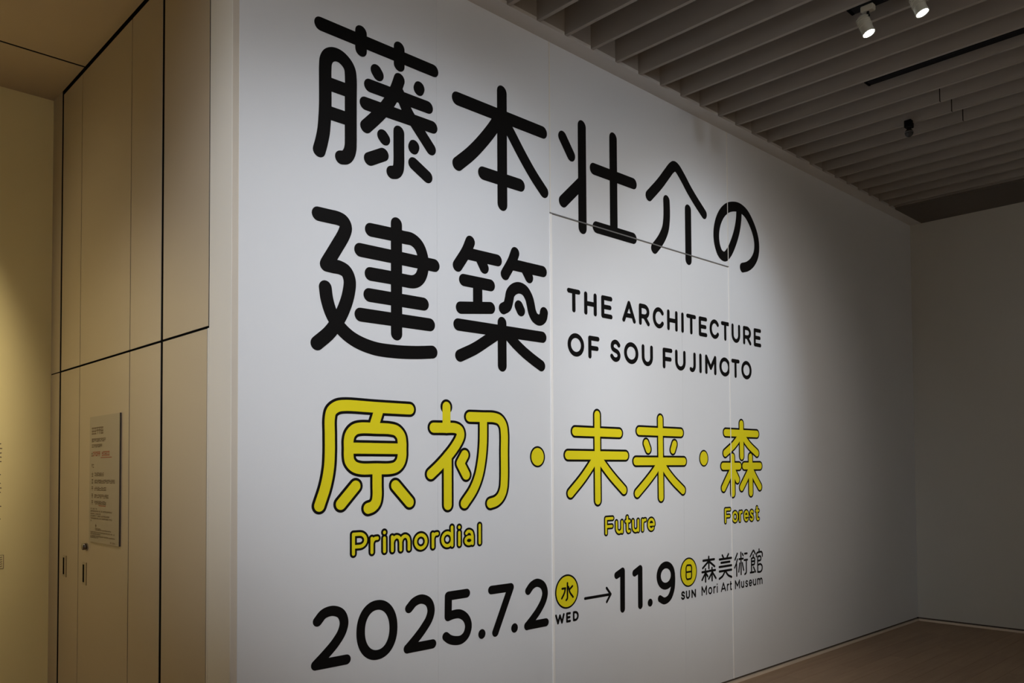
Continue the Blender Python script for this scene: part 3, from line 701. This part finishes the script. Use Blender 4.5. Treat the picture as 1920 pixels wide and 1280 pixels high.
GRP = 'vinyl lettering on the title wall'
r1 = empty('caption_lettering', (4.7, YW, 2.55), 'black capital letters THE ARCHITECTURE, upper English line at the right of the white wall', 'lettering', GRP)
put(r1, 'THEARCHITECTURE', [(3.5999, 3.7181), (3.7519, 3.8689), (3.9113, 4.0196), (4.1169, 4.2548), (4.2884, 4.4032), (4.4372, 4.5608), (4.5974, 4.7187), (4.7594, 4.7932), (4.8227, 4.9405), (4.9743, 5.0801), (5.1117, 5.2341), (5.262, 5.3732), (5.4038, 5.5247), (5.5647, 5.6827), (5.7198, 5.8302)], 2.549, 2.6925, 0.0295)
r2 = empty('caption_lettering', (4.6, YW, 2.28), 'black English capitals beginning with OF, just below the words THE ARCHITECTURE', 'lettering', GRP)
put(r2, 'OFSOUFUJIMOTO', [(3.6013, 3.7486), (3.7863, 3.8915), (3.9942, 4.098), (4.131, 4.2786), (4.314, 4.4343), (4.5427, 4.6532), (4.6841, 4.8088), (4.8409, 4.9317), (4.973, 5.0067), (5.0485, 5.193), (5.2329, 5.378), (5.3952, 5.5087), (5.5335, 5.6806)], 2.281, 2.4235, 0.0295)
r3 = empty('caption_lettering', (2.5, YW, 1.2), 'yellow outlined word Primordial under the left yellow characters', 'lettering', GRP)
put(r3, 'Primordial', [(2.113, 2.1969), (2.2152, 2.2626), (2.2848, 2.305), (2.3321, 2.4478), (2.4715, 2.5535), (2.5796, 2.6253), (2.6415, 2.7211), (2.7507, 2.7716), (2.7954, 2.8596), (2.8934, 2.9098)], 1.199, 1.3075, 0.0168, 0.0108)
r4 = empty('caption_lettering', (4.18, YW, 1.19), 'yellow outlined word Future under the middle yellow characters', 'lettering', GRP)
put(r4, 'Future', [(3.9295, 4.0092), (4.0307, 4.1017), (4.1252, 4.1783), (4.196, 4.2662), (4.2948, 4.3428), (4.3585, 4.4338)], 1.188, 1.2965, 0.0168, 0.0108)
r5 = empty('caption_lettering', (5.52, YW, 1.19), 'yellow outlined word Forest under the rightmost yellow character', 'lettering', GRP)
put(r5, 'Forest', [(5.2777, 5.3550), (5.3780, 5.4555), (5.4735, 5.5184), (5.5393, 5.6072), (5.623, 5.6801), (5.7084, 5.7620)], 1.192, 1.3005, 0.0168, 0.0108)

lettering('date_lettering', 'large black date 2025.7.2 at the bottom left of the white wall', ['d2a', 'd0', 'd2b', 'd5', 'p1', 'd7', 'p2', 'd2c'])
lettering('date_lettering', 'large black date 11.9 at the bottom of the white wall, right of the arrow', ['o1a', 'o1b', 'p3', 'd9'])
lettering('arrow_lettering', 'thin black arrow between the two dates', ['arrow'])
for k, ins, lab in (('ring1', 'sui', 'yellow disc with the character 水 right of the left date'), ('ring2', 'nichi', 'yellow disc with the character 日 right of the right date')):
    cx, cz, rx, rz = GLYPHS[k][1][0][1]
    root = empty('weekday_disc', (cx, YW, cz), lab, 'lettering', GRP)
    s = Sheet()
    s.disc((cx, cz), rx, 48, rz)
    o = s.build('outline', BLACK, root, 0.0010)
    s = Sheet()
    s.disc((cx, cz), rx - .0105, 48, rz - .0105)
    s.build('fill', YEL, o, 0.0016)
    sheet_of(ins, GLYPHS[ins][0]).build('character', BLACK, root, 0.0022)
r6 = empty('caption_lettering', (3.58, YW, 0.69), 'small black capitals WED under the left yellow disc', 'lettering', GRP)
put(r6, 'WED', [(3.4765, 3.5574), (3.5695, 3.6105), (3.628, 3.6794)], 0.690, 0.7505, 0.0145)
r7 = empty('caption_lettering', (4.81, YW, 0.69), 'small black capitals SUN under the right yellow disc', 'lettering', GRP)
put(r7, 'SUN', [(4.7212, 4.7668), (4.777, 4.8256), (4.8437, 4.8981)], 0.690, 0.7500, 0.0140)
lettering('museum_lettering', 'four small black Japanese characters right of the yellow disc above SUN', ['mori_s', 'bi_s', 'jutsu_s', 'kan_s'])
r8 = empty('museum_lettering', (5.38, YW, 0.69), 'three small black English words under the four small Japanese characters', 'lettering', GRP)
put(r8, 'MoriArtMuseum', [(4.9665, 5.0343), (5.05, 5.1007), (5.1155, 5.1476), (5.1594, 5.1717), (5.2131, 5.2804), (5.2936, 5.3237), (5.3313, 5.361), (5.4022, 5.4711), (5.4858, 5.5292), (5.5455, 5.5859), (5.5967, 5.6433), (5.6544, 5.7016), (5.7179, 5.7963)], 0.6915, 0.761, 0.0120)

# ---------------------------------------------------------------- notice board on the door
sign = empty('notice_board', (XL - 0.004, 5.04, 1.20), 'thin beige notice board with small printed text hung on the panelled door', 'sign')
sy0, sy1, sz0, sz1 = 4.762, 5.270, 1.201, 1.921


def lcl(o, p=sign):
    # mesh was built in room coordinates: shift it to its thing's base
    o.data.transform(Matrix.Translation(-p.location))
    return o


lcl(boxes('board', [((XL - 0.008, sy0, sz0), (XL - 0.0005, sy1, sz1))], BOARD, sign))
lcl(boxes('board_edge', [((XL - 0.0082, sy0 - 0.004, sz0), (XL - 0.0005, sy0 - 0.0002, sz1))], BOARDE, sign))


def text_row(u, z, ln, h, mt, kind='mix', nm='printed_line'):
    """one row of print too small to read: broken marks; u measured from the left border"""
    s = Sheet()
    x = 0.0
    ln = max(ln, h * 1.1)
    while x + h * .9 <= ln + 1e-6:
        if random.random() < .93:
            a, b = sy1 - (u + x), sy1 - (u + x + h * .86)
            for zz in random.choice(((.40, -.05, -.42), (.38, -.38), (.42, .05), (.1, -.42))):
                s.stroke([(a, z + zz * h), (b, z + zz * h)], h * .17, False)
            for q in random.choice(((.5,), (.1, .9), (.25, .8), (.5,))):
                yy = a + (b - a) * q
                s.stroke([(yy, z + h * .45), (yy, z - h * .45)], h * .17, False)
        x += h * 1.02
    return s.build(nm, mt, sign, 0.0086, 'left')


def zrow(f):
    return sz1 - f * (sz1 - sz0)


text_row(.04, zrow(.115), .20, .040, INK, nm='heading')
text_row(.04, zrow(.190), .26, .020, INK)
text_row(.04, zrow(.235), .21, .018, INK)
text_row(.035, zrow(.300), .02, .026, INK)
text_row(.06, zrow(.300), .32, .026, RED, nm='red_line')
s = Sheet()
s.stroke([(sy1 - .20, zrow(.330)), (sy1 - .385, zrow(.330))], .004, False)
s.build('underline', RED, sign, 0.0086, 'left')
text_row(.04, zrow(.395), .06, .022, INK)
for f, ln in ((.465, .17), (.535, .36), (.607, .22), (.680, .26), (.745, .22)):
    f = .30 + (f - .30) * .80 + .03
    text_row(.045, zrow(f), .02, .026, INK, nm='bullet_icon')
    text_row(.095, zrow(f), ln, .020, INK)
s = Sheet()
s.stroke([(sy1 - .17, zrow(.708)), (sy1 - .29, zrow(.708))], .004, False)
s.build('underline', RED, sign, 0.0086, 'left')
for f, ln in ((.752, .12), (.770, .37), (.790, .20), (.806, .33), (.824, .37), (.842, .02)):
    f = .735 + (f - .752) * 1.05
    text_row(.03, zrow(f), ln, .008, INK)
s = Sheet()
s.disc((sy1 - .125, zrow(.868)), .011, 4)
s.build('emblem', INK, sign, 0.0086, 'left')
text_row(.11, zrow(.890), .10, .006, INK)
text_row(.11, zrow(.900), .28, .006, INK)
for f, ln in ((.920, .42), (.934, .18), (.950, .42), (.962, .14)):
    text_row(.03, zrow(f), ln, .007, INK)
text_row(.37, zrow(.984), .09, .008, INK)

# print and a small label on the corridor wall, just inside the frame
cap = empty('wall_caption', (1.1, YC, 1.25), 'small dark print on the yellow wall at the left border of the photo', 'caption')
for z in (1.785, 1.755, 1.727, 1.700, 1.672, 1.59, 1.535, 1.505, 1.478, 1.39, 1.31, 1.255):
    s = Sheet()
    L_ = random.uniform(.001, .009)
    for q in range(14):
        s.stroke([(1.249 + L_ - q * .03, z), (1.235 + L_ - q * .03, z + random.uniform(-.004, .004))], .007, False)
    s.build('printed_line', INK, cap, 0.0012, 'rear')
lab = empty('wall_label', (1.25, YC, 1.04), 'small framed yellow label low on the yellow wall at the left border', 'label')
for nm, bl, mt in (('plate', [((1.19, YC - 0.004, 0.998), (1.2765, YC - 0.0002, 1.084))], YELLOW),
                   ('frame', [((1.2735, YC - 0.0045, 0.998), (1.2765, YC - 0.0002, 1.084)), ((1.19, YC - 0.0045, 0.998), (1.2765, YC - 0.0002, 1.0005)), ((1.19, YC - 0.0045, 1.0815), (1.2765, YC - 0.0002, 1.084))], INK)):
    lcl(boxes(nm, bl, mt, lab), lab)
s = Sheet()
for q in range(5):
    s.stroke([(1.266, 1.07 - q * .014), (1.258 - random.uniform(0, .02), 1.066 - q * .014)], .004, False)
s.build('print', INK, lab, 0.006, 'rear')


# ---------------------------------------------------------------- lighting tracks, lamps, detector
def track(xs, y1, label):
    r = empty('lighting_track', (xs, y1, HC), label, 'lighting track', 'lighting tracks between the ceiling slats')
    o = boxes('track_rail', [((xs - .031, YB + .3, HC - 0.003), (xs + .038, y1 - .02, HC + .045))], BLKM, r, bev=.003)
    lcl(o, r)
    o = boxes('end_cap', [((xs - .0315, y1 - .02, HC - 0.005), (xs + .040, y1, HC + .047))], DARK, r, bev=.004)
    lcl(o, r)
    return r


track(5.366, 2.324, 'long black lighting track without lamps, between the grey ceiling slats at right')
track(4.447, 2.016, 'black lighting track carrying the two lit spotlights at the top right')


def lamp(y, z, label, aim):
    x = 4.450
    r = empty('spotlight', (x, y, HC), label, 'spotlight', 'lit spotlights on the ceiling track')
    d = (Vector(aim) - Vector((x, y, z))).normalized()
    c = Vector((x, y, z))
    bm = bmesh.new()
    box_into(bm, (x - .020, y - .035, HC - .036), (x + .020, y + .035, HC - .003), .004)
    lcl(from_bm('track_adapter', bm, LAMPW, r), r)
    bm = bmesh.new()
    cyl_into(bm, (x, y, HC - .036), (x, y, z + .095), .007, n=12)
    bmesh.ops.create_uvsphere(bm, u_segments=14, v_segments=8, radius=.011, matrix=Matrix.Translation((x, y, z + .092)))
    lcl(from_bm('stem', bm, BLKM, r), r)
    bm = bmesh.new()
    # open housing: outer shell, rim and inner bore
    a = c - d * .10
    n = 28
    q = d.to_track_quat('Z', 'Y').to_matrix()
    prof = [(.004, 0), (.022, .0), (.030, .010), (.032, .05), (.0335, .100), (.0355, .104), (.0355, .110), (.031, .110), (.030, .098), (.0295, .096)]
    rings = []
    for rr, t in prof:
        rings.append([bm.verts.new(a + d * t + q @ Vector((rr * math.cos(2 * math.pi * i / n), rr * math.sin(2 * math.pi * i / n), 0))) for i in range(n)])
    for r0, r1_ in zip(rings, rings[1:]):
        for i in range(n):
            f = bm.faces.new((r0[i], r0[(i + 1) % n], r1_[(i + 1) % n], r1_[i]))
            f.smooth = True
    bm.faces.new(list(reversed(rings[0])))
    bmesh.ops.recalc_face_normals(bm, faces=bm.faces)
    h = lcl(from_bm('housing', bm, LAMPW, r), r)
    bm = bmesh.new()
    for i in range(5):
        t = .014 + i * .012
        cyl_into(bm, a + d * t, a + d * (t + .004), .0355, n=28)
    lcl(from_bm('cooling_fins', bm, LAMPW, h), r)
    bm = bmesh.new()
    r_ = bmesh.ops.create_uvsphere(bm, u_segments=24, v_segments=12, radius=.0305)
    mm = Matrix.Translation(a + d * .102) @ q.to_4x4() @ Matrix.Diagonal((1, 1, .35, 1))
    bmesh.ops.transform(bm, matrix=mm, verts=bm.verts[:])
    for f in bm.faces:
        f.smooth = True
    lcl(from_bm('lens', bm, LENS, r), r)
    spot('spotlight_beam', tuple(c + d * .035), aim, LAMP_W, 62, 1.0, COOL, .028)
    return r


lamp(1.908, 3.993, 'lit spotlight nearer the title wall, lower of the two on the track', (4.70, 0.93, 1.2))
lamp(1.622, 3.992, 'lit spotlight further from the title wall, higher of the two at the top border', (4.70, 0.64, 1.2))

r = empty('smoke_detector', (6.22, 2.375, HC), 'small dark sensor head hanging between the ceiling slats', 'sensor')
x, y = 6.215, 2.375
bm = bmesh.new()
box_into(bm, (x - .028, y - .026, HC - .035), (x + .028, y + .026, HC + .02), .004)
cyl_into(bm, (x, y, HC - .035), (x, y, HC - .052), .018, .014, 16)
lcl(from_bm('mount', bm, BLKM, r), r)
bm = bmesh.new()
bmesh.ops.create_uvsphere(bm, u_segments=20, v_segments=12, radius=.030, matrix=Matrix.Translation((x, y, HC - .072)))
for f in bm.faces:
    f.smooth = True
lcl(from_bm('glass_bulb', bm, mat('smoked_glass', (0.05, 0.05, 0.05), 0.15), r), r)
bm = bmesh.new()
cyl_into(bm, (x, y, HC - .066), (x, y, HC - .072), .032, n=20)
lcl(from_bm('collar_ring', bm, GREY, r), r)
